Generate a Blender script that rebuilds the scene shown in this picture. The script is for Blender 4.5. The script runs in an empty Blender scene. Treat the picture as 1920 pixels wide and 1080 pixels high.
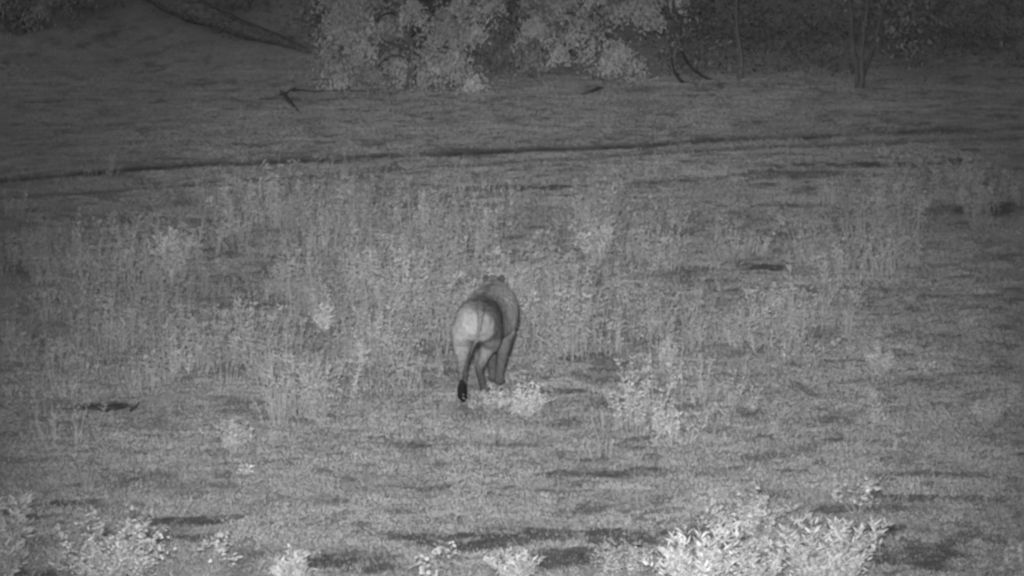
import bpy, math, random
import numpy as np
from mathutils import Vector, Matrix

# ------------------------------------------------------------------ camera, world, light
scene = bpy.context.scene
COL = scene.collection
F, H, PITCH = 11520.0, 9.5, math.radians(8.0)        # focal length in photo pixels, eye height, look-down
cd = bpy.data.cameras.new("camera")
cd.sensor_width = 36.0
cd.lens = F / 1920.0 * 36.0
cd.clip_start, cd.clip_end = 0.5, 3000.0
cam = bpy.data.objects.new("camera", cd)
COL.objects.link(cam)
cam.location = (0, 0, H)
cam.rotation_euler = (math.pi / 2 - PITCH, 0, 0)
scene.camera = cam

SUN_EL, SUN_ROT = math.radians(12), math.radians(200)
w = bpy.data.worlds.new("World")
scene.world = w
w.use_nodes = True
nt = w.node_tree
bg = nt.nodes["Background"]
sky = nt.nodes.new("ShaderNodeTexSky")
sky.sky_type = 'NISHITA'
sky.sun_disc = False
sky.sun_elevation = SUN_EL
sky.sun_rotation = SUN_ROT
bw = nt.nodes.new("ShaderNodeRGBToBW")               # the picture is a monochrome night-camera frame
nt.links.new(sky.outputs[0], bw.inputs[0])
nt.links.new(bw.outputs[0], bg.inputs[0])
bg.inputs[1].default_value = 0.086

sd = bpy.data.lights.new("moon", 'SUN')
sd.energy, sd.angle = 0.06, math.radians(10)
so = bpy.data.objects.new("moon", sd)
COL.objects.link(so)
sdir = Vector((math.sin(SUN_ROT) * math.cos(SUN_EL), math.cos(SUN_ROT) * math.cos(SUN_EL), math.sin(SUN_EL)))
so.rotation_euler = sdir.to_track_quat('Z', 'Y').to_euler()

# the night camera's own lamp: it stands beside the camera and makes the pool of light seen in the photograph
ld = bpy.data.lights.new("night_camera_lamp", 'SPOT')
ld.energy = 222000.0
ld.shadow_soft_size = 0.35
ld.spot_size = math.radians(11.9)
ld.spot_blend = 1.0
lo = bpy.data.objects.new("night_camera_lamp", ld)
COL.objects.link(lo)
lo.location = (-0.45, -0.5, 10.5)
LAMP_AIM = Vector((0.1, 55.3, 0.0))
lo.rotation_euler = (LAMP_AIM - Vector(lo.location)).to_track_quat('-Z', 'Y').to_euler()

scene.view_settings.view_transform = 'Standard'
scene.view_settings.look = 'None'
scene.view_settings.exposure = 0.0
scene.view_settings.gamma = 1.0
scene.render.engine = 'CYCLES'
scene.cycles.filter_width = 2.8
scene.cycles.max_bounces = 5

# ------------------------------------------------------------------ helpers
rng = np.random.default_rng(7)
random.seed(7)
CP, SP = math.cos(PITCH), math.sin(PITCH)

def project(x, y, z=0.0):
    dz = z - H
    zc = y * CP - dz * SP
    yc = y * SP + dz * CP
    return 960 + F * x / zc, 540 - F * yc / zc

def ground_at(px, py):
    a = (px - 960) / F
    b = (540 - py) / F
    d = np.array([a, CP + b * SP, -SP + b * CP])
    t = -H / d[2]
    return d[0] * t, d[1] * t

def vnoise(x, y, seed=0):
    xi, yi = np.floor(x).astype(np.int64), np.floor(y).astype(np.int64)
    fx, fy = x - xi, y - yi
    fx, fy = fx * fx * (3 - 2 * fx), fy * fy * (3 - 2 * fy)
    def hsh(i, j):
        n = (i * 374761393 + j * 668265263 + seed * 974634777) & 0x7fffffff
        n = ((n ^ (n >> 13)) * 1274126177) & 0x7fffffff
        return ((n ^ (n >> 16)) & 0xffff) / 65535.0
    a, b, c, d = hsh(xi, yi), hsh(xi + 1, yi), hsh(xi, yi + 1), hsh(xi + 1, yi + 1)
    return (a * (1 - fx) + b * fx) * (1 - fy) + (c * (1 - fx) + d * fx) * fy

def fbm(x, y, seed=0, octs=4):
    s, a, t = 0, 1.0, 0
    for k in range(octs):
        s = s + a * vnoise(x * 2 ** k, y * 2 ** k, seed + 11 * k)
        t += a
        a *= 0.5
    return s / t

def sstep(a, b, x):
    t = np.clip((x - a) / (b - a), 0, 1)
    return t * t * (3 - 2 * t)

def mesh_np(name, verts, faces, tone=None, smooth=False):
    """faces: int array (n, k) of one polygon size, or list of such arrays"""
    me = bpy.data.meshes.new(name)
    if not isinstance(faces, list):
        faces = [faces]
    faces = [f for f in faces if len(f)]
    verts = np.asarray(verts, dtype=np.float32)
    me.vertices.add(len(verts))
    me.vertices.foreach_set("co", verts.ravel())
    loops = np.concatenate([f.ravel() for f in faces]).astype(np.int32)
    sizes = np.concatenate([np.full(len(f), f.shape[1]) for f in faces])
    starts = np.concatenate([[0], np.cumsum(sizes)[:-1]]).astype(np.int32)
    me.loops.add(len(loops))
    me.loops.foreach_set("vertex_index", loops)
    me.polygons.add(len(sizes))
    me.polygons.foreach_set("loop_start", starts)
    me.update(calc_edges=True)
    if smooth:
        me.polygons.foreach_set("use_smooth", np.ones(len(sizes), dtype=bool))
    if tone is not None:
        at = me.attributes.new("tone", 'FLOAT', 'POINT')
        at.data.foreach_set("value", np.asarray(tone, dtype=np.float32))
    return me

def link(name, me, mat, parent=None, loc=None):
    o = bpy.data.objects.new(name, me)
    COL.objects.link(o)
    if mat is not None and not me.materials:
        me.materials.append(mat)
    if parent is not None:
        o.parent = parent
    if loc is not None:
        o.location = loc
    return o

def tag(o, label=None, cat=None, group=None, kind=None):
    if label: o["label"] = label
    if cat: o["category"] = cat
    if group: o["group"] = group
    if kind: o["kind"] = kind
    return o

def thing(name, label, cat, loc=(0, 0, 0), rz=0.0, group=None):
    o = bpy.data.objects.new(name, None)
    o.empty_display_size = 0.2
    COL.objects.link(o)
    o.location = loc
    o.rotation_euler = (0, 0, rz)
    return tag(o, label, cat, group)

def grey_mat(name, base, rough=0.85, spec=0.15, n_scale=6.0, n_amt=0.25, bump=0.0, tone=True, stretch=(1, 1, 1), coord='Object'):
    m = bpy.data.materials.new(name)
    m.use_nodes = True
    t = m.node_tree
    p = t.nodes["Principled BSDF"]
    p.inputs["Roughness"].default_value = rough
    p.inputs["Specular IOR Level"].default_value = spec
    tc = t.nodes.new("ShaderNodeTexCoord")
    mp = t.nodes.new("ShaderNodeMapping")
    mp.inputs["Scale"].default_value = stretch
    t.links.new(tc.outputs[coord], mp.inputs[0])
    nz = t.nodes.new("ShaderNodeTexNoise")
    nz.inputs["Scale"].default_value = n_scale
    nz.inputs["Detail"].default_value = 6
    nz.inputs["Roughness"].default_value = 0.65
    t.links.new(mp.outputs[0], nz.inputs[0])
    mr = t.nodes.new("ShaderNodeMapRange")
    mr.inputs[1].default_value, mr.inputs[2].default_value = 0.3, 0.7
    mr.inputs[3].default_value, mr.inputs[4].default_value = base * (1 - n_amt), base * (1 + n_amt)
    t.links.new(nz.outputs[0], mr.inputs[0])
    out = mr.outputs[0]
    if tone:
        at = t.nodes.new("ShaderNodeAttribute")
        at.attribute_name = "tone"
        mu = t.nodes.new("ShaderNodeMath")
        mu.operation = 'MULTIPLY'
        t.links.new(out, mu.inputs[0])
        t.links.new(at.outputs["Fac"], mu.inputs[1])
        out = mu.outputs[0]
    t.links.new(out, p.inputs["Base Color"])
    if bump:
        b = t.nodes.new("ShaderNodeBump")
        b.inputs["Strength"].default_value = 1.0
        b.inputs["Distance"].default_value = bump
        t.links.new(nz.outputs[0], b.inputs["Height"])
        t.links.new(b.outputs[0], p.inputs["Normal"])
    return m

M_leaf = grey_mat("leaf", 0.36, 0.6, 0.25, 9, 0.2)
M_leaf_tree = grey_mat("tree_leaf", 0.30, 0.6, 0.25, 5, 0.2)
M_stem = grey_mat("plant_stem", 0.24, 0.8, 0.1, 12, 0.2)
M_grass = grey_mat("grass_blade", 0.42, 0.8, 0.1, 0.7, 0.18)
M_weed = grey_mat("weed_leaf", 0.30, 0.7, 0.15, 1.1, 0.22)
M_brush = grey_mat("undergrowth_leaf", 0.15, 0.8, 0.1, 0.8, 0.35)
M_bark_dark = grey_mat("dark_bark", 0.05, 0.9, 0.1, 14, 0.5, 0.02, tone=False, stretch=(3, 3, 0.6))
M_bark_log = grey_mat("rotten_bark", 0.14, 0.95, 0.05, 9, 0.7, 0.06, tone=False, stretch=(1, 3, 3))
M_bark_old = grey_mat("weathered_bark", 0.11, 0.9, 0.1, 14, 0.5, 0.02, tone=False, stretch=(3, 3, 0.6))
M_bark_pale = grey_mat("pale_bark", 0.13, 0.85, 0.1, 14, 0.4, 0.015, tone=False, stretch=(3, 3, 0.5))
M_twig = grey_mat("twig_bark", 0.12, 0.9, 0.1, 14, 0.4, 0.0, tone=False)

# ------------------------------------------------------------------ terrain
TRACK_A = ([-900, 0, 300, 690, 950, 1300, 1500, 1920, 2900], [372, 335, 313, 296, 283, 265, 255, 241, 222])
TRACK_B = ([-900, 0, 250, 600, 1000, 1220, 1480, 1920, 2900], [400, 372, 353, 331, 303, 287, 273, 262, 245])

WEEDS = [ # px blobs cx, cy, rx, ry, weight
 (520, 560, 330, 120, 1.0), (760, 620, 170, 110, 1.0), (250, 560, 230, 120, .75), (600, 470, 300, 80, .8), (820, 470, 220, 80, .8),
 (120, 640, 160, 120, .6), (330, 680, 260, 70, .55), (130, 450, 170, 80, .45), (1130, 450, 110, 60, .9), (1240, 450, 140, 55, .6),
 (1040, 540, 90, 80, .6), (1110, 620, 130, 60, .7), (1300, 650, 120, 50, .45), (1480, 650, 140, 50, .45), (1500, 450, 140, 35, .5),
 (1700, 470, 160, 50, .5), (1850, 490, 90, 70, .55), (560, 740, 130, 55, .7), (740, 720, 110, 50, .55), (1180, 770, 130, 45, .5),
 (1450, 780, 120, 40, .4), (1660, 660, 110, 60, .25), (960, 770, 110, 25, .5), (420, 415, 420, 22, .22), (1000, 415, 300, 22, .2),
 (1850, 780, 70, 30, .25), (870, 950, 60, 25, .25), (1700, 385, 200, 18, .2),
 (1580, 760, 120, 35, .25),
]

BARE = [  # px ellipse cx, cy, rx, ry, weight : patches of bare dark soil in the turf
    (180, 765, 85, 13, 1.0), (1130, 888, 150, 13, .9), (1195, 882, 60, 14, .9), (1060, 922, 75, 8, .7), (770, 830, 90, 9, .7),
    (975, 828, 90, 8, .7), (1000, 1008, 300, 20, 1.), (880, 1025, 110, 24, 1.), (1180, 1018, 120, 22, 1.), (1290, 1005, 80, 24, .9),
    (650, 1062, 130, 26, 1.), (1060, 1052, 120, 26, 1.), (60, 1072, 90, 22, 1.), (330, 978, 95, 14, 1.), (120, 945, 90, 12, .9),
    (1650, 995, 60, 20, 1.), (1720, 1040, 110, 40, 1.), (1850, 1000, 110, 26, .8), (1620, 960, 120, 14, .8), (1780, 895, 160, 9, .7),
    (1440, 500, 40, 12, 1.3), (1300, 506, 60, 12, .7), (675, 552, 22, 9, 1.2), (105, 565, 26, 18, 1.1), (250, 415, 45, 12, .8),
    (960, 353, 110, 8, 1.0), (1050, 352, 60, 7, .9), (1850, 395, 90, 18, 1.1), (1650, 312, 200, 9, 1.0), (1800, 305, 60, 9, .9),
    (1500, 332, 160, 14, .7), (1250, 345, 90, 10, .7), (1620, 400, 120, 10, .6), (1400, 415, 90, 10, .5), (800, 385, 160, 12, .6),
    (1080, 668, 40, 8, 1.), (1060, 730, 60, 8, .9), (1140, 690, 60, 6, .7), (1150, 712, 60, 6, .7), (1370, 547, 45, 5, .9),
    (1800, 555, 120, 5, .7), (1560, 790, 70, 8, .6), (1830, 698, 60, 6, .7), (1480, 886, 50, 6, .7), (480, 400, 60, 8, .7),
    (720, 1000, 60, 10, .6), (740, 960, 70, 9, .5), (330, 1010, 100, 14, .9), (1700, 940, 80, 9, .8), (1880, 800, 70, 9, .6),
    (40, 505, 60, 20, .7), (120, 410, 60, 10, .6), (800, 980, 160, 8, .5), (1250, 960, 60, 8, .7), (1860, 940, 90, 12, .6),
    (880, 752, 26, 6, .8), (1000, 744, 40, 6, .5), (60, 640, 50, 10, .5), (310, 650, 40, 14, .5), (560, 700, 40, 9, .6),
]
def bare(x, y):
    px, py = project(x, y)
    b = np.zeros_like(px)
    wob = (fbm(x * 2.3, y * 2.3, 5) - .5)
    wob2 = (fbm(x * 7, y * 3.5, 6) - .5)
    for cx, cy, rx, ry, wt in BARE:
        d = ((px - cx) / (.9 * rx)) ** 2 + ((py - cy) / (.72 * ry)) ** 2
        d = d * (1 + 1.2 * wob) + 2.5 * wob2
        b = np.maximum(b, (.95 * wt) * sstep(1.2, 0.15, d))
    n = fbm(x * 1.1, y * 0.62, 21, 5)
    inview = sstep(150, 420, py)
    thr = 0.60 - 0.05 * inview
    b = np.maximum(b, 0.10 * sstep(thr, thr + .10, n))
    n2 = fbm(x * 4.6, y * 3.2, 31, 4)
    b = np.maximum(b, 0.6 * sstep(0.60, 0.72, n2))
    wd_ = np.zeros_like(px)
    for cx, cy, rx, ry, wt in WEEDS:
        wd_ = np.maximum(wd_, wt * np.exp(-1.15 * (((px - cx) / rx) ** 2 + ((py - cy) / ry) ** 2)))
    b = np.maximum(b, .68 * wd_ * sstep(.40, .54, fbm(x * 1.8, y * 1.2, 55, 3)))   # thin turf under the weeds
    ra, rb = ruts(px, py)
    return np.maximum(np.clip(b, 0, 1), np.maximum(1.15 * ra, 1.05 * rb) * (.72 + .5 * wob2 + .3))

def ruts(px, py):
    wob = .5 * np.sin(px * .013) + .5 * np.sin(px * .041 + 1)
    a = np.interp(px, *TRACK_A) + wob
    b = np.interp(px, *TRACK_B) + wob
    da, db = py - a, py - b
    fade = .55 + .45 * fbm(px / 110., px * 0, 77, 4) 
    ra = (np.exp(-(da / 6.0) ** 2) + .35 * np.exp(-((da + 13 + 5 * wob) / 3.5) ** 2)) * np.clip(fade * 3.0 - 1.55 + .25 * sstep(1500, 300, px), .3, 1)
    rb = np.exp(-(db / 4.5) ** 2) * .75 * np.clip(fade * 1.5 - .25, 0, 1)
    return ra, rb

def height(x, y):
    h = 0.10 * (fbm(x * .30, y * .22, 1, 3) - .5)
    h = h + 0.035 * (fbm(x * 1.3, y * 1.0, 2, 3) - .5)
    h = h + 0.035 * (fbm(x * 4.5, y * 4.0, 3, 3) - .5)
    px, py = project(x, np.maximum(y, 12.0))
    ra, rb = ruts(px, py)
    h = h - 0.015 * rb - 0.02 * ra
    # low bank beyond the clearing, then a wooded rise
    edge = 91.0 - 1.5 * np.tanh((x + 2.5) * .5) + 1.2 * np.sin(x * .35)
    d = np.maximum(y - edge, 0)
    h = h + np.minimum(0.10 * d + 0.012 * d ** 2, 0.30 * d) * (1 + .5 * (fbm(x * .25, y * .25, 9, 3) - .5))
    far = np.maximum(np.abs(x) - 60, 0) + np.maximum(y - 170, 0)
    h = np.where(y > 170, np.minimum(h, 26 + 8 * (fbm(x * .02, y * .02, 8, 3))), h)
    return h

def surface_at(px, py):
    """where the view ray through a photo pixel meets the terrain"""
    a, b = (px - 960) / F, (540 - py) / F
    d = np.array([a, CP + b * SP, -SP + b * CP])
    t = np.arange(45.0, 125.0, .05)
    z = height(d[0] * t, d[1] * t)
    hit = np.argmax(H + d[2] * t < z)
    if hit == 0:
        hit = len(t) - 1
    return d[0] * t[hit], d[1] * t[hit]

def axis(lo, a, b, hi, step, g=1.16):
    v = list(np.arange(a, b + 1e-6, step))
    s, p = step, v[-1]
    while p < hi:
        s *= g; p += s; v.append(p)
    s, p, pre = step, v[0], []
    while p > lo:
        s *= g; p -= s; pre.append(p)
    return np.array(pre[::-1] + v)

gx, gy = axis(-400, -9.5, 9.5, 400, 0.075), axis(-60, 47, 101, 900, 0.085)
X, Y = np.meshgrid(gx, gy)
xf, yf = X.ravel(), Y.ravel()
Z = height(xf, yf)
nx, ny = len(gx), len(gy)
ii = np.arange(nx * ny).reshape(ny, nx)
quads = np.stack([ii[:-1, :-1], ii[:-1, 1:], ii[1:, 1:], ii[1:, :-1]], -1).reshape(-1, 4)
bmask = bare(xf, np.maximum(yf, 12.0))
gme = mesh_np("ground", np.stack([xf, yf, Z], -1), quads, bmask, smooth=True)

def ground_material():
    m = bpy.data.materials.new("turf_and_soil")
    m.use_nodes = True
    t = m.node_tree
    p = t.nodes["Principled BSDF"]
    p.inputs["Roughness"].default_value = 0.95
    p.inputs["Specular IOR Level"].default_value = 0.05
    tc = t.nodes.new("ShaderNodeTexCoord")
    def noise(scale, detail=6):
        n = t.nodes.new("ShaderNodeTexNoise")
        n.inputs["Scale"].default_value = scale
        n.inputs["Detail"].default_value = detail
        n.inputs["Roughness"].default_value = 0.7
        t.links.new(tc.outputs["Object"], n.inputs[0])
        return n
    def rng_(src, a, b, c, d):
        r = t.nodes.new("ShaderNodeMapRange")
        for k, v in zip((1, 2, 3, 4), (a, b, c, d)):
            r.inputs[k].default_value = v
        t.links.new(src, r.inputs[0])
        return r.outputs[0]
    n1, n2, n3 = noise(9), noise(42), noise(1.3)
    turf = rng_(n2.outputs[0], .3, .7, .28, .46)
    soil = rng_(n1.outputs[0], .3, .7, .15, .24)
    at = t.nodes.new("ShaderNodeAttribute")
    at.attribute_name = "tone"
    mx = t.nodes.new("ShaderNodeMix")
    t.links.new(at.outputs["Fac"], mx.inputs[0])
    dk = rng_(at.outputs["Fac"], 1.0, 1.7, 1.0, .42)
    t.links.new(turf, mx.inputs[2])
    t.links.new(soil, mx.inputs[3])
    mu = t.nodes.new("ShaderNodeMath")
    mu.operation = 'MULTIPLY'
    t.links.new(mx.outputs[0], mu.inputs[0])
    t.links.new(rng_(n3.outputs[0], .3, .7, .75, 1.2), mu.inputs[1])
    mu2 = t.nodes.new("ShaderNodeMath")
    mu2.operation = 'MULTIPLY'
    t.links.new(mu.outputs[0], mu2.inputs[0])
    t.links.new(dk, mu2.inputs[1])
    t.links.new(mu2.outputs[0], p.inputs["Base Color"])
    b = t.nodes.new("ShaderNodeBump")
    b.inputs["Distance"].default_value = 0.03
    t.links.new(n2.outputs[0], b.inputs["Height"])
    b2 = t.nodes.new("ShaderNodeBump")
    b2.inputs["Distance"].default_value = 0.05
    t.links.new(n1.outputs[0], b2.inputs["Height"])
    t.links.new(b.outputs[0], b2.inputs["Normal"])
    t.links.new(b2.outputs[0], p.inputs["Normal"])
    return m
tag(link("ground", gme, ground_material()), kind="structure")

# ------------------------------------------------------------------ turf: one mass of short blades
def turf(n):
    # sample so that the picture is evenly covered, over an area wider than the frame
    y = 47 + (103 - 47) * rng.random(n) ** 0.95
    half = 1.12 * y * 960 / F + 0.3
    x = (rng.random(n) * 2 - 1) * half
    b = bare(x, y)
    cl = fbm(x * 2.2, y * 1.5, 41, 4)
    keep = rng.random(n) < np.clip((1.05 - b * 1.0) * sstep(.0, .45, cl) + .03, 0, 1) * (1 - .8 * sstep(90, 97, y))
    x, y, b, cl = x[keep], y[keep], b[keep], cl[keep]
    n = len(x)
    z = height(x, y) - .004
    hgt = (0.010 + 0.022 * rng.random(n) ** 2) * (.6 + .9 * cl)
    hgt = np.where(rng.random(n) < .0035, hgt * 3.2, hgt)
    wd = 0.0016 + 0.0018 * rng.random(n)
    a = rng.random(n) * 6.283
    dx, dy = np.cos(a), np.sin(a)
    la = rng.random(n) * 6.283
    ln = hgt * (.3 + 1.1 * rng.random(n))
    v = np.empty((n, 3, 3))
    v[:, 0] = np.stack([x - dx * wd, y - dy * wd, z], -1)
    v[:, 1] = np.stack([x + dx * wd, y + dy * wd, z], -1)
    v[:, 2] = np.stack([x + np.cos(la) * ln, y + np.sin(la) * ln, z + hgt], -1)
    tone = np.repeat((.85 + .3 * rng.random(n)) * (.72 + .5 * fbm(x * 4.5, y * 3.0, 43, 3)), 3)
    return mesh_np("grass", v.reshape(-1, 3), np.arange(n * 3).reshape(-1, 3), tone)
tag(link("grass", turf(2600000), M_grass), "short grazed turf broken by bare soil patches", "grass", kind="stuff")

# ------------------------------------------------------------------ leaves and plants
def leaf_mesh(base, direc, up, length, width, tone, curl=0.25):
    """six-point folded and curved leaves; arrays (n,3) and (n,)"""
    d = direc / np.linalg.norm(direc, axis=1, keepdims=True)
    s = np.cross(d, up)
    s /= np.linalg.norm(s, axis=1, keepdims=True) + 1e-9
    nn = np.cross(s, d)
    L, W = length[:, None], width[:, None]
    c = curl * L
    v = np.empty((len(base), 6, 3))
    v[:, 0] = base
    v[:, 1] = base + d * L * .38 + s * W * .5 + nn * L * .05
    v[:, 2] = base + d * L * .76 + s * W * .33 - nn * c * .25
    v[:, 3] = base + d * L - nn * c * .6
    v[:, 4] = base + d * L * .76 - s * W * .33 - nn * c * .25
    v[:, 5] = base + d * L * .38 - s * W * .5 + nn * L * .05
    k = np.arange(len(base))[:, None] * 6
    f = np.concatenate([k + np.array([[0, 1, 5]]) ], 0)
    q = np.concatenate([k + np.array([[1, 2, 4, 5]])], 0)
    f2 = k + np.array([[2, 3, 4]])
    return v.reshape(-1, 3), [np.concatenate([f, f2]), q], np.repeat(tone, 6)

def tubes(paths):
    """paths: list of (points (k,3), radii (k,)); returns verts, quads"""
    V, Q, off = [], [], 0
    for pts, rad, sides in paths:
        pts = np.asarray(pts, float)
        k = len(pts)
        tg = np.gradient(pts, axis=0)
        tg /= np.linalg.norm(tg, axis=1, keepdims=True) + 1e-9
        ref = np.array([1.0, 0.13, 0.07]) if abs(tg[0][0]) < .8 else np.array([0.05, 1.0, .1])
        a = np.cross(tg, ref); a /= np.linalg.norm(a, axis=1, keepdims=True)
        b = np.cross(tg, a)
        th = np.arange(sides) / sides * 2 * np.pi
        ring = pts[:, None] + np.asarray(rad)[:, None, None] * (np.cos(th)[None, :, None] * a[:, None] + np.sin(th)[None, :, None] * b[:, None])
        V.append(ring.reshape(-1, 3))
        i = np.arange(k * sides).reshape(k, sides)
        n = np.roll(i, -1, 1)
        Q.append(np.stack([i[:-1], n[:-1], n[1:], i[1:]], -1).reshape(-1, 4) + off)
        off += k * sides
    return np.concatenate(V), np.concatenate(Q)

def plant_parts(style, h, wd, seed, bright=1.0, near=False):
    """one plant around its base: leaf arrays and stem paths"""
    r = np.random.default_rng(seed)
    if style == 'spiky':
        ns, per, ll, lw = int(9 + 18 * wd / .6), 26, .10, .020
    elif style == 'bushy':
        ns, per, ll, lw = int(12 + 30 * wd), 22, .05, .02
    elif style == 'wispy':
        ns, per, ll, lw = 7, 15, .055, .012
    elif style == 'round':
        ns, per, ll, lw = 10, 8, .06, .042
    else:
        ns, per, ll, lw = 9, 14, .06, .018
    ll, lw = ll * (.72 if near else .62), lw * (.72 if near else .62)
    per = max(4, int(per * (h / .45) ** .7 * (2.3 if near else 2.0)))
    B, D, S = [], [], []
    for k in range(ns):
        az = r.random() * 6.283
        sp = math.sqrt(r.random()) * wd * .5
        hh = h * (1 - .4 * (sp / (wd * .5)) ** 2) * (.42 + .64 * r.random())
        if style == 'spiky':
            hh = h * (.45 + .62 * r.random())
        t = np.linspace(0, 1, 6)
        ro = sp * (0.25 + .75 * t ** (1.2 if style != 'wispy' else 1.6))
        p = np.stack([np.cos(az) * ro, np.sin(az) * ro, hh * t], -1)
        p[1:, :2] += r.normal(0, .012 + .02 * wd, (5, 2))
        if style in ('wispy', 'loopy'):
            p[4:, 2] -= h * .12 * r.random() * np.array([.4, 1.0])
            p[4:, :2] += (r.random(2) - .5) * h * .35 * np.array([[.5], [1]])
        S.append((p, np.linspace(.0055, .0018, 6) * (1.3 if h > .5 else 1), 4))
        tt = (1 - r.random(per) ** 1.5 * (.9 if style != 'round' else .35))
        if style == 'bushy':
            tt = .25 + .75 * r.random(per) ** .7
        ip = np.stack([np.interp(tt, t, p[:, c]) for c in range(3)], -1)
        B.append(ip + (r.normal(0, .02 if style != 'bushy' else .018 * max(wd, .5), ip.shape)))
        la = r.random(per) * 6.283
        upz = {'spiky': .75, 'bushy': .15, 'wispy': .35, 'round': .2}.get(style, .3)
        dz = upz + r.normal(0, .4, per)
        D.append(np.stack([np.cos(la) + .3 * np.cos(az), np.sin(la) + .3 * np.sin(az), dz], -1))
    B, D = np.concatenate(B), np.concatenate(D)
    n = len(B)
    B[:, 2] = np.maximum(B[:, 2], .015)
    up = np.stack([r.normal(0, .45, n), r.normal(-.5, .45, n), np.ones(n)], -1)
    L = ll * (.6 + .7 * r.random(n)) * (.75 + .5 * h)
    W = lw * (.7 + .6 * r.random(n)) * (.75 + .5 * h)
    tone = bright * (.8 + .4 * r.random(n))
    return (B, D, up, L, W, tone), S

def make_plant(name, label, cat, px, py, hpx, wpx, style, bright=1.0, group=None):
    x, y = surface_at(px, py)
    sc = F / math.hypot(y, H)
    h, wd = hpx / sc, wpx / sc
    z = float(height(np.array([x]), np.array([y]))[0])
    seed = int(px * 13 + py * 7)
    bright *= .95 if py > 930 else 1.2
    lv, st = plant_parts(style, h, wd, seed, bright, py > 930)
    root = thing(name, label, cat, (x, y, z - .005), 0, group)
    v, f, tn = leaf_mesh(*lv)
    link("foliage", mesh_np("foliage", v, f, tn), M_leaf, root)
    v, q = tubes(st)
    link("stem", mesh_np("stem", v, q, np.full(len(v), bright * .9)), M_stem, root)
    return root

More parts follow.
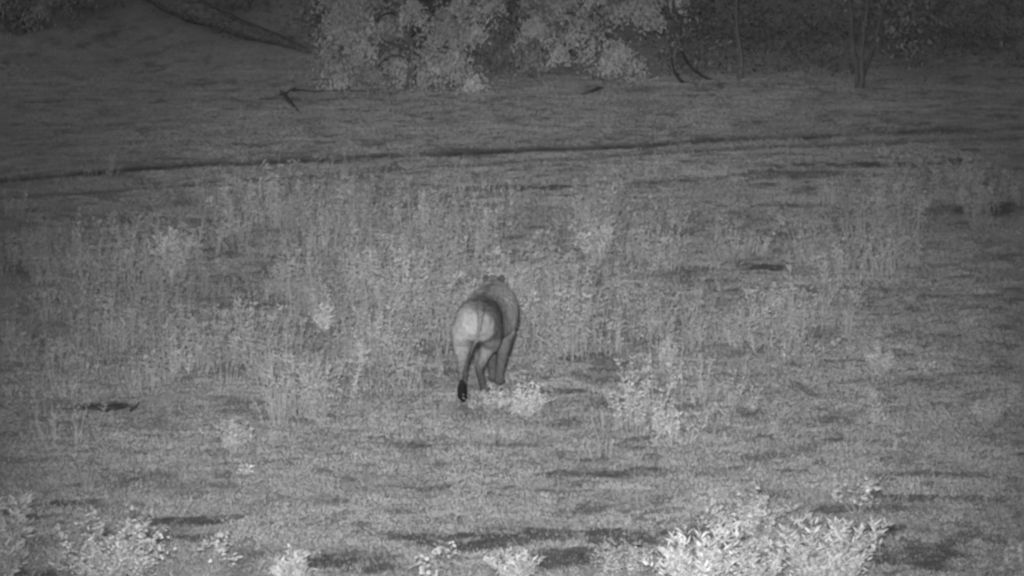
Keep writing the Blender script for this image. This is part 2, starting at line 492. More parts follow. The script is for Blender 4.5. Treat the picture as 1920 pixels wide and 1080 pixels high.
PLANTS = [
 # name, label, category, px, py(base), height px, width px, style, brightness
 ("leafy_shrub", "pale fan shaped shrub standing alone above the weeds on the left", "shrub", 318, 528, 92, 90, 'spiky', 1.15),
 ("leafy_shrub", "widest shrub in the lower left corner area, large lance leaves on its top", "shrub", 210, 1108, 162, 260, 'bushy', 1.3),
 ("leafy_shrub", "shrub cut by the left frame edge near the bottom, pointed leaf tips", "shrub", 10, 1092, 150, 110, 'spiky', 1.1),
 ("leafy_shrub", "broad leaved shrub right of the widest lower left shrub", "shrub", 398, 1078, 98, 130, 'round', 1.2),
 ("spiky_weed", "small spiky weed at the bottom edge left of centre", "weed", 545, 1096, 60, 80, 'spiky', 1.2),
 ("leafy_weed", "weed with big pale rounded leaves at the bottom edge under the lion", "weed", 832, 1100, 90, 100, 'round', 1.1),
 ("spiky_weed", "low spiky weed at the bottom edge just right of the round leaved weed", "weed", 968, 1104, 58, 110, 'spiky', 1.1),
 ("leafy_weed", "loose weed over dark soil left of the brightest spiky bush", "weed", 1172, 1082, 80, 130, 'bushy', 1.0),
 ("leafy_shrub", "rounded small leaved shrub behind the bright spiky bushes", "shrub", 1405, 1010, 100, 170, 'bushy', 1.25),
 ("spiky_bush", "brightest spiky bush at the bottom edge, with one tall tip", "bush", 1300, 1112, 118, 185, 'spiky', 1.4),
 ("spiky_bush", "wide bright spiky bush at the bottom edge, nearest the dark bare soil", "bush", 1550, 1112, 124, 250, 'spiky', 1.2),
 ("leafy_shrub", "low pale bush filling the gap between the two bright spiky bushes", "shrub", 1425, 1108, 108, 150, 'bushy', 1.35),
 ("leafy_weed", "sparse weed of pale round leaves on thin stems, lower right", "weed", 1608, 962, 84, 90, 'round', 1.2),
 ("wispy_weed", "thin upright weed on dark soil in the lower right", "weed", 1825, 1088, 80, 50, 'wispy', .95),
 ("leafy_shrub", "shrub cut by the right frame edge at the bottom", "shrub", 1912, 1080, 84, 70, 'bushy', 1.1),
 ("leafy_weed", "small round leaved weed standing alone on the open turf, left of the lion", "weed", 440, 848, 76, 84, 'bushy', 1.1),
 ("leafy_weed", "rounded weed standing alone near the right edge at mid height", "weed", 1850, 800, 72, 82, 'bushy', 1.0),
 ("wispy_weed", "tiny thin weed at the lion's tail tuft", "weed", 890, 766, 36, 40, 'wispy', 1.2),
 ("leafy_weed", "pale low weed on open turf below the lion", "weed", 878, 985, 84, 90, 'wispy', 1.0),
 ("leafy_weed", "bright weed at the lion's right feet", "weed", 988, 780, 66, 96, 'bushy', 1.25),
 ("wispy_weed", "pale weed hiding the lion's front paw", "weed", 932, 764, 50, 76, 'bushy', 1.1),
 ("wispy_weed", "sparse tall weed left of the lion, left one of a pair", "weed", 508, 775, 78, 70, 'wispy', 1.1),
 ("wispy_weed", "sparse tall weed left of the lion, right one of a pair", "weed", 602, 800, 92, 90, 'wispy', 1.1),
 ("leafy_weed", "narrow pale weed on the right side turf, paired with a lower spread one", "weed", 1410, 765, 56, 44, 'wispy', 1.25),
 ("wispy_weed", "low spreading weed just below the narrow pale one on the right", "weed", 1452, 810, 66, 76, 'wispy', 1.05),
 ("leafy_weed", "pale bushy weed right of centre, below a thin weed stalk", "weed", 1652, 698, 62, 66, 'bushy', 1.1),
 ("wispy_weed", "thin pale stalk behind the bushy weed right of centre", "weed", 1640, 668, 70, 50, 'wispy', 1.0),
 ("leafy_weed", "tiny pale weed beside dark soil streaks at right", "weed", 1735, 702, 26, 30, 'round', 1.1),
 ("leafy_weed", "upright pale weed a few steps right of the lion", "weed", 1256, 688, 72, 50, 'bushy', 1.1),
 ("leafy_shrub", "wide pale weed clump right beside the lion's shoulder", "shrub", 1058, 660, 88, 110, 'bushy', .85),
 ("leafy_weed", "small pale weed right of the shoulder high clump", "weed", 1222, 618, 56, 48, 'bushy', 1.1),
 ("leafy_weed", "bright leafy weed directly behind the lion's back", "weed", 950, 552, 62, 78, 'bushy', 1.35),
 ("leafy_shrub", "tall weed clump on the right of centre, beyond the lion", "shrub", 1118, 496, 88, 90, 'spiky', .95),
 ("leafy_weed", "lone pale weed on the far turf beside the vehicle track", "weed", 1146, 250, 26, 30, 'wispy', 1.2),
 ("leafy_weed", "tiny weed with one bright leaf on open turf, lower left", "weed", 460, 890, 22, 22, 'round', 1.3),
 ("leafy_weed", "low scattered weed below the tiny bright leaved one", "weed", 484, 936, 44, 60, 'wispy', 1.0),
 ("leafy_weed", "pale triangular weed near the dark soil hollow", "weed", 1352, 545, 44, 46, 'wispy', 1.0),
 ("leafy_weed", "bright compact weed in the thick weeds left of the lion's rump", "weed", 668, 680, 54, 44, 'bushy', 1.2),
 ("leafy_weed", "bright weed in the thick weeds level with the lion's back", "weed", 700, 642, 56, 64, 'bushy', 1.1),
 ("leafy_weed", "bright tufted weed farther left in the thick weeds", "weed", 608, 620, 44, 40, 'spiky', 1.15),
 ("wispy_weed", "arching thin stemmed weed beside the lion's right front leg", "weed", 1008, 690, 46, 70, 'loopy', 1.05),
 ("wispy_weed", "spread of arching stems on the right turf, left one", "weed", 1420, 650, 66, 60, 'loopy', .95),
 ("wispy_weed", "spread of arching stems on the right turf, widest one", "weed", 1520, 690, 84, 110, 'loopy', 1.0),
 ("wispy_weed", "faint low weed near the right edge in the lower part", "weed", 1858, 925, 40, 50, 'wispy', .95),
 ("wispy_weed", "small weed on turf left below the lion's paws", "weed", 700, 792, 44, 30, 'wispy', 1.1),
 ("wispy_weed", "tall bare stalked weed on open turf, right of the lion", "weed", 1256, 808, 74, 16, 'wispy', 1.0),
 ("wispy_weed", "low wide weed patch on open turf right of the lion's paws", "weed", 1160, 768, 58, 80, 'wispy', 1.0),
 ("leafy_weed", "soft edged pale weed in the left weeds, below the lone fan shrub", "weed", 340, 640, 72, 64, 'bushy', .9),
 ("leafy_weed", "broad weed clump near the left edge in the middle", "weed", 160, 590, 84, 120, 'bushy', .82),
 ("leafy_weed", "pale weed growing right of the narrow fan shrub, near the dark soil", "weed", 530, 560, 78, 90, 'bushy', .9),
 ("leafy_weed", "thin topped weed at the left, below the broad weed clump", "weed", 262, 700, 60, 50, 'wispy', .9),
 ("leafy_weed", "faint weed on the far right turf in front of dark soil", "weed", 1448, 440, 44, 44, 'wispy', .9),
 ("leafy_weed", "leafy weed behind the dark soil hollow on the right", "weed", 1540, 472, 44, 60, 'bushy', .85),
]
for p in PLANTS:
    make_plant(*p)

# the mass of weeds across the middle ground
def weed_density(x, y):
    px, py = project(x, y)
    d = np.zeros_like(px)
    for cx, cy, rx, ry, wt in WEEDS:
        q = ((px - cx) / rx) ** 2 + ((py - cy) / ry) ** 2
        d = np.maximum(d, wt * np.exp(-q * 1.15))
    d = d + .008
    return d * (.08 + sstep(.42, .60, fbm(x * 1.0, y * .7, 51, 3)) * 1.3)

def weeds(n):
    cy = 50 + 28 * rng.random(n)
    cx = (rng.random(n) * 2 - 1) * (1.15 * cy * 960 / F)
    dn = weed_density(cx, cy)
    k = rng.random(n) < dn
    cx, cy, dn = cx[k], cy[k], dn[k]
    B, D, L, W, TN, SV = [], [], [], [], [], []
    for c in range(len(cx)):
        big = random.random() ** 1.05
        rad = .06 + .26 * big
        hc = (.12 + .66 * big * random.random() ** .5) * (.6 + .5 * min(dn[c], 1))
        tc = .68 + .75 * random.random() + .36 * big
        for q in range(int(3 + 13 * big)):
            a, rr = random.random() * 6.283, rad * math.sqrt(random.random())
            x, y = cx[c] + rr * math.cos(a), cy[c] + rr * math.sin(a)
            px, py = project(x, y)
            if abs(px - 893) < 62 and 690 < py < 795: continue      # the lion stands here
            z = float(height(np.array([x]), np.array([y]))[0])
            h = hc * (.4 + .8 * random.random())
            nl = int(9 + h * 80)
            lean = rng.normal(0, .16 * h, 2) + .35 * np.array([x - cx[c], y - cy[c]])
            t = 1 - rng.random(nl) ** 1.5 * .9
            sp = .008 + .030 * h
            B.append(np.stack([x + lean[0] * t ** 1.5 + rng.normal(0, sp, nl), y + lean[1] * t ** 1.5 + rng.normal(0, sp, nl), z + .01 + h * t], -1))
            aa = rng.random(nl) * 6.283
            D.append(np.stack([np.cos(aa), np.sin(aa), .55 + rng.normal(0, .5, nl)], -1))
            L.append((.024 + .034 * rng.random(nl)) * (.8 + .6 * h)); W.append(.005 + .006 * rng.random(nl))
            TN.append((.92 + .16 * rng.random(nl)) * tc)
            tt = np.linspace(0, 1, 4)
            tall = 1.0 if random.random() < .86 else 1.5
            SV.append((np.stack([x + lean[0] * tt ** 1.5, y + lean[1] * tt ** 1.5, z + h * tall * tt], -1), np.array([.0035, .003, .0026, .0012]), 3))
    B, D, L, W, TN = map(np.concatenate, (B, D, L, W, TN))
    up = np.stack([rng.normal(0, .4, len(B)), rng.normal(-.5, .4, len(B)), np.ones(len(B))], -1)
    v, f, tn = leaf_mesh(B, D, up, L, W, TN)
    sv, sq = tubes(SV)
    f[1] = np.concatenate([f[1], sq + len(v)])
    return mesh_np("weeds", np.concatenate([v, sv]), f, np.concatenate([tn, np.full(len(sv), 1.15)]))
tag(link("weed_cover", weeds(3800), M_weed), "knee high pale weeds covering the middle of the clearing", "weeds", kind="stuff")

# ------------------------------------------------------------------ undergrowth on the far bank
def brush(n):
    x = (rng.random(n) * 2 - 1) * 12
    y = 86 + 26 * rng.random(n)
    px, py = project(x, y)
    left = sstep(700, 300, px)
    start = 158 + 10 * np.sin(px * .01) - 105 * left
    dn = sstep(0, 22, start - py) * sstep(.3, .6, fbm(x * .8, y * .8, 61, 4))
    dn = np.maximum(dn, .7 * np.exp(-((px - 340) / 190) ** 2 - ((py - (66 + .1 * (px - 300))) / 24) ** 2))
    k = rng.random(n) < dn
    x, y = x[k], y[k]
    z = height(x, y)
    B, D, L, W, TN, SV = [], [], [], [], [], []
    hs = .25 + .9 * fbm(x * .6, y * .6, 63, 3) * rng.random(len(x))
    for i in range(len(x)):
        h = hs[i]
        nl = int(14 + 34 * h)
        t = rng.random(nl)
        B.append(np.stack([x[i] + rng.normal(0, .10 + .12 * h, nl), y[i] + rng.normal(0, .15, nl), z[i] + h * t], -1))
        a = rng.random(nl) * 6.283
        D.append(np.stack([np.cos(a), np.sin(a), -.3 + rng.normal(0, .6, nl)], -1))
        L.append(.05 + .07 * rng.random(nl)); W.append(.014 + .02 * rng.random(nl)); TN.append((.4 + .9 * rng.random(nl)) * (.7 + .6 * random.random()))
        tops = np.linspace(0, 1, 3)
        if random.random() < .5:
            SV.append((np.stack([x[i] + rng.normal(0, .08) * tops, y[i] + 0 * tops, z[i] + h * 1.2 * tops], -1), np.array([.007, .005, .002]), 3))
    B, D, L, W, TN = map(np.concatenate, (B, D, L, W, TN))
    up = np.stack([rng.normal(0, .5, len(B)), rng.normal(-.6, .5, len(B)), np.ones(len(B))], -1)
    v, f, tn = leaf_mesh(B, D, up, L, W, TN)
    sv, sq = tubes(SV)
    f[1] = np.concatenate([f[1], sq + len(v)])
    return mesh_np("undergrowth", np.concatenate([v, sv]), f, np.concatenate([tn, np.full(len(sv), 1.0)]))
tag(link("undergrowth", brush(5200), M_brush), "dim tangled undergrowth on the bank behind the clearing", "undergrowth", kind="stuff")

# ------------------------------------------------------------------ trees
def smooth_path(ctrl, k=24):
    c = np.asarray(ctrl, float)
    s = np.linspace(0, 1, len(c))
    t = np.linspace(0, 1, k)
    out = []
    for j in range(c.shape[1]):
        v = np.interp(t, s, c[:, j])
        for _ in range(3):
            v[1:-1] = .25 * v[:-2] + .5 * v[1:-1] + .25 * v[2:]
        out.append(v)
    return np.stack(out, -1)

def crown_tree(name, label, px, py, rx, hz, nclump, seed, mat=M_leaf_tree, bright=1.0, ztop=4.6, zlow=0.25, trunk_r=.055, leaves=230, dy=0.0):
    r = np.random.default_rng(seed)
    x, y = surface_at(px, py)
    y += dy
    z = float(height(np.array([x]), np.array([y]))[0])
    root = thing(name, label, "tree", (x, y, z - .03))
    # trunk and limbs
    P = []
    tp = smooth_path([(0, 0, 0, trunk_r * 1.5), (.04, 0, .5, trunk_r), (-.08, .1, 1.5, trunk_r * .8), (.05, .1, ztop * .6, trunk_r * .5), (0, .1, ztop * .9, trunk_r * .15)])
    P.append((tp[:, :3], tp[:, 3], 9))
    cl = []
    while len(cl) < nclump:
        q = r.uniform(-1, 1, 3)
        d = np.linalg.norm(q)
        if d > 1 or d < .3: continue
        zc = zlow + (ztop - zlow) * (q[2] * .5 + .5)
        # widest low down, so the branches droop to the ground
        wz = math.sqrt(max(0.05, 1 - max(0, (zc - ztop * .45) / (ztop * .6)) ** 2))
        c = np.array([q[0] * rx * wz, q[1] * rx * .8 * wz, zc])
        if len(cl) % 3 == 0 and c[2] > 1.7:            # heavy low skirts of branches
            c[2] = zlow + r.random() * 1.3
        cl.append(c)
    cl = np.array(cl)
    for c in cl[::2]:
        hz0 = max(.25, min(ztop * .85, c[2] * .75 + .2))
        st = np.array([np.interp(hz0, tp[:, 2], tp[:, 0]), np.interp(hz0, tp[:, 2], tp[:, 1]), hz0])
        mid = (st + c) / 2 + np.array([0, 0, .22])
        bp = smooth_path([(*st, .028), (*mid, .018), (*c, .006)], 8)
        P.append((bp[:, :3], bp[:, 3], 5))
    v, q = tubes(P)
    link("trunk", mesh_np("trunk", v, q, smooth=True), M_bark_old, root)
    B, D, L, W, TN = [], [], [], [], []
    for c in cl:
        n = int(leaves * (.5 + r.random()))
        rad = .09 + .11 * r.random()
        off = r.normal(0, .75, (n, 3)) * np.array([rad, rad, rad * .85])
        off[:, 2] -= .9 * np.abs(off[:, 0])
        B.append(c + off)
        a = r.random(n) * 6.283
        D.append(np.stack([np.cos(a) * .6, np.sin(a) * .6, -.75 + r.normal(0, .35, n)], -1))
        L.append(.045 + .04 * r.random(n)); W.append(.014 + .012 * r.random(n))
        TN.append(bright * (.85 + .3 * r.random(n)) * (.75 + .45 * r.random()))
    B, D, L, W, TN = map(np.concatenate, (B, D, L, W, TN))
    low = B[:, 2] < .12
    B[low, 2] = .03 + .45 * r.random(low.sum()) ** 1.6
    up = np.stack([r.normal(0, .5, len(B)), r.normal(-1, .5, len(B)), r.normal(.3, .4, len(B))], -1)
    v, f, tn = leaf_mesh(B, D, up, L, W, TN)
    link("crown", mesh_np("crown", v, f, tn), mat, root)
    return root

crown_tree("leafy_tree", "pale leafed tree with low drooping branches, left one of the two at top centre", 770, 168, 1.55, 0, 120, 3, zlow=.15, bright=1.08)
crown_tree("leafy_tree", "pale leafed tree at top centre, right beside the thin pale trunk", 1120, 150, 1.15, 0, 85, 4, zlow=.2, bright=1.12)
crown_tree("leafy_bush", "dimmer low leafy bush in the gap between the two pale leafed trees", 965, 150, .8, 0, 34, 12, zlow=.2, bright=.72, ztop=2.4, dy=.6)
crown_tree("leafy_tree", "dim tree hanging into the top left corner", 30, 95, 1.1, 0, 60, 5, bright=.62, dy=1.0)
crown_tree("leafy_tree", "sparse dim tree behind the fallen trunk at the top edge", 560, 40, .9, 0, 34, 8, bright=.7, dy=1.5)

def stem_tree(name, label, px, py, stems, mat, leaf_spots=(), bright=.7, seed=1):
    """stems: lists of (px offset x, height px, radius m) relative to the base"""
    r = np.random.default_rng(seed)
    x, y = surface_at(px, py)
    z = float(height(np.array([x]), np.array([y]))[0])
    sc = F / math.hypot(y, H)
    root = thing(name, label, "tree", (x, y, z - .03))
    P = []
    for st in stems:
        ctrl = [(a / sc, r.normal(0, .06), b / sc, c) for a, b, c in st]
        ctrl[0] = (ctrl[0][0], 0, ctrl[0][2], ctrl[0][3])
        pth = smooth_path(ctrl, 20)
        P.append((pth[:, :3], pth[:, 3], 8))
    v, q = tubes(P)
    link("trunk", mesh_np("trunk", v, q, smooth=True), mat, root)
    if leaf_spots:
        B, D, L, W, TN = [], [], [], [], []
        for a, b, rad, n in leaf_spots:
            c = np.array([a / sc, 0, b / sc])
            B.append(c + r.normal(0, 1, (n, 3)) * rad * np.array([1, .7, .9]))
            an = r.random(n) * 6.283
            D.append(np.stack([np.cos(an) * .7, np.sin(an) * .7, -.6 + r.normal(0, .4, n)], -1))
            L.append(.06 + .06 * r.random(n)); W.append(.02 + .018 * r.random(n)); TN.append(bright * (.6 + .6 * r.random(n)))
        B, D, L, W, TN = map(np.concatenate, (B, D, L, W, TN))
        up = np.stack([r.normal(0, .5, len(B)), r.normal(-1, .5, len(B)), r.normal(.3, .4, len(B))], -1)
        v, f, tn = leaf_mesh(B, D, up, L, W, TN)
        link("crown", mesh_np("crown", v, f, tn), M_leaf_tree, root)
    return root

stem_tree("slender_tree", "slender pale trunk standing alone right of the leafy trees", 1388, 149,
          [[(0, 0, .05), (2, 40, .036), (-2, 70, .03), (-9, 100, .022), (-8, 160, .02), (-2, 260, .02), (4, 420, .012), (0, 560, .004)]], M_bark_pale,
          [(-6, 330, .3, 90), (30, 400, .35, 130), (-40, 440, .35, 130), (0, 520, .4, 160)], .8, 2)
stem_tree("many_stemmed_tree", "tree of several thin stems forking from one base at upper right", 1612, 166,
          [[(0, 0, .06), (4, 25, .038), (2, 60, .028), (8, 110, .026), (14, 170, .025), (30, 300, .03), (20, 460, .01)],
           [(-2, 0, .05), (6, 30, .028), (20, 62, .035), (28, 90, .028), (40, 150, .02), (70, 260, .015), (90, 380, .006)],
           [(-4, 0, .05), (-6, 40, .024), (-14, 90, .028), (-16, 140, .022), (-30, 260, .018), (-40, 400, .006)]], M_bark_pale,
          [(70, 100, .22, 70), (90, 130, .25, 90), (60, 150, .25, 90), (110, 70, .2, 60), (40, 260, .4, 160), (90, 330, .4, 160), (-30, 380, .4, 160), (20, 440, .45, 200),
           (10, 190, .2, 60), (120, 160, .25, 60)], .68, 3)
stem_tree("bent_sapling", "dark bent sapling arching left at the edge of the pale tree", 1342, 149,
          [[(0, 0, .022), (-20, 6, .02), (-46, 24, .018), (-62, 48, .016), (-68, 74, .012), (-66, 110, .008), (-60, 130, .003)]], M_bark_dark,
          [(-64, 100, .12, 40), (-60, 130, .14, 40)], .55, 4)
stem_tree("bent_sapling", "short dark bent sapling left of the taller arching one", 1292, 154,
          [[(0, 0, .03), (-14, 3, .028), (-26, 18, .02), (-32, 36, .014), (-33, 70, .005)]], M_bark_dark, [(-30, 66, .12, 40)], .6, 5)

# ------------------------------------------------------------------ fallen wood
def log_thing(name, label, cat, ctrl, mat, sides=10, twigs=()):
    """ctrl: (px, py, lift m, radius m): ground point in the photograph plus lift"""
    pts = []
    for px, py, lift, rad in ctrl:
        x, y = surface_at(px, py)
        pts.append((x, y, float(height(np.array([x]), np.array([y]))[0]) + lift, rad))
    base = np.array(pts[0][:3])
    root = thing(name, label, cat, tuple(base))
    c = [(p[0] - base[0], p[1] - base[1], p[2] - base[2], p[3]) for p in pts]
    pth = smooth_path(c, 22)
    rr = pth[:, 3] * (1 + .07 * np.sin(np.arange(22) * 1.7) + rng.normal(0, .09, 22))
    rr[0] *= .3; rr[-1] *= .3
    v, q = tubes([(pth[:, :3], rr, sides)])
    v = v + ((fbm(v[:, 0] * 6 + v[:, 2] * 9, v[:, 1] * 8 + v[:, 2] * 5, 97, 3) - .5) * .5)[:, None] * np.repeat(rr, sides)[:, None] * np.array([.2, 1, 1])
    link("log", mesh_np("log", v, q, smooth=True), mat, root)
    for tw in twigs:
        tp = []
        for px, py, lift, rad in tw:
            x, y = surface_at(px, py)
            tp.append((x - base[0], y - base[1], float(height(np.array([x]), np.array([y]))[0]) + lift - base[2], rad))
        tpath = smooth_path(tp, 12)
        v, q = tubes([(tpath[:, :3], tpath[:, 3], 6)])
        link("twig", mesh_np("twig", v, q, smooth=True), mat, root)
    return root

log_thing("fallen_tree", "thick dark fallen trunk sloping down to a pointed end at the upper left", "fallen tree",
          [(582, 102, .03, .035), (520, 84, .08, .09), (440, 74, .20, .14), (350, 62, .40, .18), (250, 46, .70, .21), (120, 30, 1.15, .23)], M_bark_log, 16)
log_thing("broken_branch", "short thick broken branch on the turf below the fallen trunk", "branch",
          [(566, 216, -.01, .012), (553, 203, .0, .022), (547, 197, .02, .03), (539, 190, .01, .026), (534, 184, .05, .034), (524, 176, .04, .016)], M_bark_old, 8,
          [[(534, 184, .05, .018), (543, 180, .08, .014), (556, 176, .09, .006)], [(532, 184, .05, .014), (522, 186, .06, .01), (514, 184, .08, .004)]])
log_thing("thin_branch", "long thin crooked branch lying left of the pale leafy trees", "branch",
          [(546, 176, .05, .022), (566, 172, .02, .016), (592, 177, .04, .012), (625, 173, .02, .014), (655, 177, .05, .01), (694, 172, .01, .006)], M_bark_old, 6,
          [[(640, 176, .02, .008), (652, 171, .04, .006), (668, 168, .05, .003)]])
log_thing("fallen_log", "short dark log lying on the turf at the left", "log",
          [(112, 769, .0, .012), (145, 771, .012, .024), (176, 769, .01, .034), (205, 772, .03, .03), (228, 768, .03, .032), (242, 769, .05, .014)], M_bark_dark, 10,
          [[(244, 776, .02, .014), (254, 773, .05, .012), (262, 772, .09, .005)]])
log_thing("fallen_branch", "small dark stick lying at the foot of the right leafy tree", "branch",
          [(1088, 180, .02, .012), (1108, 176, .03, .02), (1122, 170, .03, .03), (1132, 168, .02, .012)], M_bark_old, 7)

# ------------------------------------------------------------------ the lion
def loft(sections, sides=24):
    """sections: (x, y, z, rx, rz): rings across the local body axis (vertical ellipses)"""
    s = np.asarray(sections, float)
    k = 40
    t0 = np.linspace(0, 1, len(s)); t = np.linspace(0, 1, k)
    c = np.stack([np.interp(t, t0, s[:, j]) for j in range(5)], -1)
    for _ in range(4):
        c[1:-1] = .25 * c[:-2] + .5 * c[1:-1] + .25 * c[2:]
    th = np.arange(sides) / sides * 2 * np.pi
    sq = lambda v: np.sign(v) * np.abs(v) ** .8
    tg = np.gradient(c[:, :3], axis=0); tg /= np.linalg.norm(tg, axis=1, keepdims=True)
    side = np.cross(tg, np.array([0, 0, 1.0])); side /= np.linalg.norm(side, axis=1, keepdims=True)
    up = np.cross(side, tg)
    ring = c[:, None, :3] + c[:, 3][:, None, None] * sq(np.cos(th))[None, :, None] * side[:, None] + c[:, 4][:, None, None] * sq(np.sin(th))[None, :, None] * up[:, None]
    v = ring.reshape(-1, 3)
    i = np.arange(k * sides).reshape(k, sides); n = np.roll(i, -1, 1)
    q = np.stack([i[:-1], n[:-1], n[1:], i[1:]], -1).reshape(-1, 4)
    v = np.concatenate([v, c[:1, :3], c[-1:, :3]])
    t3 = np.concatenate([np.stack([np.full(sides, k * sides), n[0], i[0]], -1), np.stack([np.full(sides, k * sides + 1), i[-1], n[-1]], -1)])
    return v, q, t3

def limb(ctrl, sides=14):
    """ctrl: (x, y, z, r): closed tapered limb"""
    p = smooth_path(ctrl, 26)
    v, q = tubes([(p[:, :3], p[:, 3], sides)])
    k = 26
    i = np.arange(k * sides).reshape(k, sides); n = np.roll(i, -1, 1)
    v = np.concatenate([v, p[:1, :3], p[-1:, :3]])
    t3 = np.concatenate([np.stack([np.full(sides, k * sides), n[0], i[0]], -1), np.stack([np.full(sides, k * sides + 1), i[-1], n[-1]], -1)])
    return v, q, t3

def ball(c, r, nu=14, nv=9):
    V = []
    for j in range(nv):
        ph = math.pi * (j + .5) / nv
        for k in range(nu):
            a = 2 * math.pi * k / nu
            V.append((c[0] + r[0] * math.sin(ph) * math.cos(a), c[1] + r[1] * math.sin(ph) * math.sin(a), c[2] + r[2] * math.cos(ph)))
    v = np.array(V + [(c[0], c[1], c[2] + r[2]), (c[0], c[1], c[2] - r[2])])
    i = np.arange(nu * nv).reshape(nv, nu); n = np.roll(i, -1, 1)
    q = np.stack([i[:-1], i[1:], n[1:], n[:-1]], -1).reshape(-1, 4)
    t3 = np.concatenate([np.stack([np.full(nu, nu * nv), i[0], n[0]], -1), np.stack([np.full(nu, nu * nv + 1), n[-1], i[-1]], -1)])
    return v, q, t3

def fuse(parts, voxel=.012, smooth_iter=4):
    V, Q, T, off = [], [], [], 0
    for v, q, t in parts:
        V.append(v); Q.append(q + off); T.append(t + off); off += len(v)
    me = mesh_np("raw", np.concatenate(V), [np.concatenate(Q), np.concatenate(T)])
    tmp = bpy.data.objects.new("raw", me)
    COL.objects.link(tmp)
    rm = tmp.modifiers.new("r", 'REMESH'); rm.mode = 'VOXEL'; rm.voxel_size = voxel; rm.use_smooth_shade = True
    sm = tmp.modifiers.new("s", 'SMOOTH'); sm.iterations = smooth_iter; sm.factor = .5
    dg = bpy.context.evaluated_depsgraph_get()
    out = bpy.data.meshes.new_from_object(tmp.evaluated_get(dg))
    bpy.data.objects.remove(tmp)
    bpy.data.meshes.remove(me)
    return out

def me_normals(me):
    n = np.empty(len(me.vertices) * 3, dtype=np.float32)
    me.vertices.foreach_get("normal", n)
    return n.reshape(-1, 3)

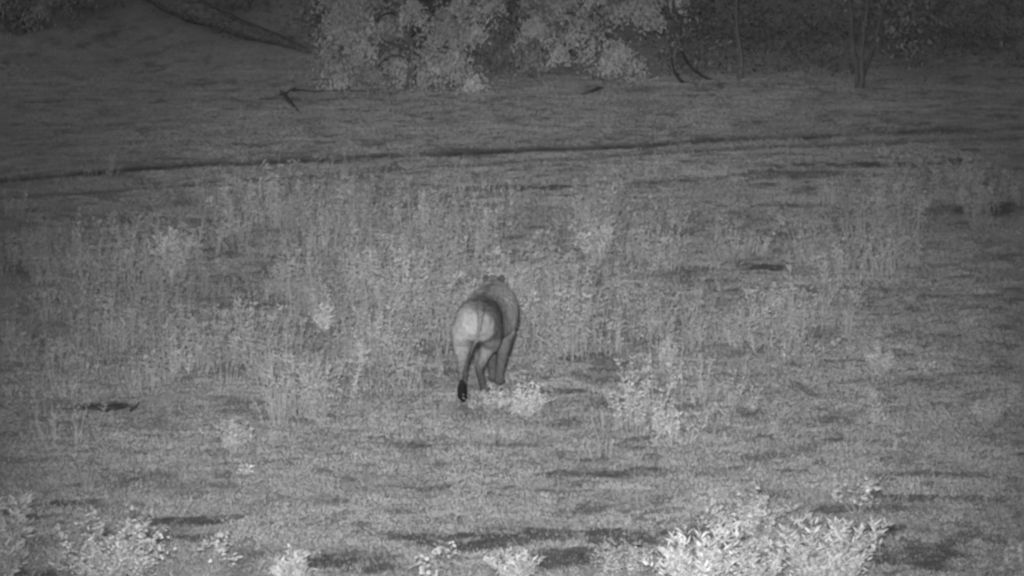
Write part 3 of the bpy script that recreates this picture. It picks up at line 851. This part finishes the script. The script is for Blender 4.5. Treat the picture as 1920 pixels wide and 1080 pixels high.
TAIL = [(.05, .0, .93, .045), (.055, -.10, .90, .036), (.06, -.17, .80, .028), (.045, -.20, .66, .023), (-.03, -.21, .50, .02), (-.085, -.22, .36, .018), (-.108, -.215, .24, .017), (-.112, -.205, .15, .014)]
def lion():
    x, y = surface_at(893, 752)
    z = float(height(np.array([x]), np.array([y]))[0])
    root = thing("lion", "lion walking away from the camera, pale rump, dark tail tuft nearly on the ground", "lion", (x, y, z), math.radians(-7))
    P = []
    # trunk: rump -> loin -> ribs -> shoulders -> neck -> head, turning to the right
    P.append(loft([(.00, -.08, .76, .12, .10), (.00, -.03, .77, .205, .175), (.0, .08, .765, .235, .215), (.005, .25, .765, .22, .215), (.015, .45, .755, .195, .205),
                   (.03, .65, .735, .225, .235), (.045, .85, .735, .26, .265), (.05, 1.03, .755, .25, .265), (.03, 1.18, .79, .20, .215), (.01, 1.29, .86, .17, .18), (.0, 1.38, .90, .11, .12)]))
    P.append(ball((.0, 1.38, .915), (.128, .13, .125)))
    P.append(limb([(.01, 1.46, .89, .085), (.05, 1.57, .85, .07), (.07, 1.63, .83, .055)]))
    for s, c in ((1, (.085, 1.34, 1.02)), (-1, (-.075, 1.35, 1.02))):
        P.append(ball(c, (.042, .022, .05)))
    # hind legs: haunch, stifle forward, hock back, paw
    P.append(limb([(-.105, .06, .80, .12), (-.145, .10, .66, .135), (-.15, .17, .53, .105), (-.14, .10, .42, .072), (-.125, -.06, .30, .048), (-.125, -.07, .24, .042), (-.125, -.03, .10, .04), (-.125, .0, .04, .045)]))
    P.append(ball((-.125, .04, .032), (.058, .085, .036)))
    P.append(limb([(.11, .06, .80, .12), (.135, .14, .66, .135), (.11, .28, .54, .105), (.065, .30, .44, .07), (.005, .20, .33, .048), (-.005, .22, .27, .043), (.01, .36, .13, .04), (.025, .42, .06, .042)]))
    P.append(ball((.03, .47, .045), (.055, .08, .04)))
    # fore legs
    P.append(limb([(.17, .90, .70, .125), (.18, .91, .55, .095), (.165, .93, .42, .07), (.14, .95, .28, .052), (.12, .95, .14, .045), (.11, .96, .05, .05)]))
    P.append(ball((.11, 1.01, .034), (.06, .09, .038)))
    P.append(limb([(-.07, 1.0, .70, .12), (-.05, 1.05, .55, .09), (-.02, 1.1, .42, .068), (.01, 1.14, .28, .05), (.01, 1.18, .14, .044), (.01, 1.20, .05, .05)]))
    P.append(ball((.01, 1.25, .034), (.06, .09, .038)))
    # tail
    P.append(limb(TAIL, 10))
    me = fuse(P)
    co = np.empty(len(me.vertices) * 3); me.vertices.foreach_get("co", co); co = co.reshape(-1, 3)
    co += me_normals(me) * ((fbm(co[:, 0] * 38 + co[:, 1] * 9, co[:, 2] * 30 + co[:, 1] * 23, 91, 3) - .5) * .026)[:, None]
    me.vertices.foreach_set("co", co.ravel().astype(np.float32))
    # fur tone, with flank and thigh shade painted in: pale buttocks, greyer back, tail and lower legs, dark backs of the ears
    tone = np.full(len(co), .64) * (.8 + .4 * fbm(co[:, 0] * 9 + co[:, 1] * 3, co[:, 2] * 6 + co[:, 1] * 5, 93, 4))
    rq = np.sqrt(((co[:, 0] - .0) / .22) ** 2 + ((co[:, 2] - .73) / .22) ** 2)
    tone *= 1 - .62 * sstep(.72, .92, rq) * sstep(.0, .10, co[:, 0]) * sstep(.42, .30, co[:, 1]) * sstep(.54, .62, co[:, 2])   # shaded right flank and rump rim painted into the fur tone
    butt = np.exp(-(((co[:, 0] + .08) / .13) ** 2 + ((co[:, 2] - .70) / .16) ** 2)) * sstep(.25, .0, co[:, 1])
    butt2 = np.exp(-(((co[:, 0] - .15) / .07) ** 2 + ((co[:, 2] - .68) / .16) ** 2)) * sstep(.25, .0, co[:, 1])
    leg = np.exp(-(((co[:, 0] + .215) / .04) ** 2 + ((co[:, 2] - .5) / .16) ** 2)) * sstep(.3, .1, co[:, 1])
    tone += .42 * butt - .02 * butt2 + .28 * leg
    tone *= 1 - .35 * np.exp(-(co[:, 0] / .05) ** 2) * sstep(.85, .92, co[:, 2])     # dark line of the back
    tone *= 1 + .35 * sstep(.45, .75, co[:, 1]) * sstep(.5, .62, co[:, 2])
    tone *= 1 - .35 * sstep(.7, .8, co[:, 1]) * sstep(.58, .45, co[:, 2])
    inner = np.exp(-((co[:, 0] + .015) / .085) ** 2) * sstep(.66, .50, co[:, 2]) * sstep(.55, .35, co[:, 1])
    tone *= 1 - .38 * inner  # shade in the cleft between the thighs, painted into the tone
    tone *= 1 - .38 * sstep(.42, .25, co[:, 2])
    tp = smooth_path(TAIL, 40)[:, :3]
    dt = np.min(np.linalg.norm(co[:, None] - tp[None], axis=2), axis=1)
    tone *= 1 - (.34 + .22 * sstep(.7, .5, co[:, 2])) * sstep(.05, .026, dt) * sstep(.92, .80, co[:, 2])
    er = np.linalg.norm(co - np.array([.085, 1.335, 1.03]), axis=1)
    el = np.linalg.norm(co - np.array([-.075, 1.345, 1.03]), axis=1)
    tone *= 1 - .78 * sstep(.06, .04, np.minimum(er, el + .012))
    tone *= 1 - .7 * sstep(.055, .025, np.linalg.norm(co - np.array([.235, .86, .85]), axis=1))    # small dark mark on the shoulder
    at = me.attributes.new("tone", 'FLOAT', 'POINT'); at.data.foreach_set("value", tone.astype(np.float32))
    me.materials.clear()
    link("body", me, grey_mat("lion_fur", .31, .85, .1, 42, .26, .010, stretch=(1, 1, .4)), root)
    # tail tuft of dark hair strands over a core
    core = smooth_path([(-.110, -.21, .235, .018), (-.118, -.205, .19, .034), (-.122, -.20, .12, .050), (-.112, -.195, .05, .032), (-.10, -.19, .008, .004)], 14)
    paths = [(core[:, :3], core[:, 3], 9)]
    r = np.random.default_rng(5)
    tip = np.array([-.098, -.19, .0])
    for k in range(280):
        a = r.random() * 6.283; s0 = r.random() ** .8 * .75
        i = int(s0 * 13)
        out = np.array([math.cos(a), math.sin(a), 0])
        st = core[i, :3] + out * core[i, 3] * .7
        end = st + (tip - st) * (.55 + .45 * r.random()) + out * r.normal(.012, .014)
        end[2] = max(end[2], .003)
        mid = st * .55 + end * .45 + out * (.006 + .012 * r.random())
        paths.append((np.stack([st, mid, end]), np.array([.003, .0025, .0006]), 3))
    v, q = tubes(paths)
    link("tail_tuft", mesh_np("tail_tuft", v, q, smooth=True), grey_mat("tuft_hair", .014, .9, .05, 20, .3, tone=False), root)
    return root
lion()
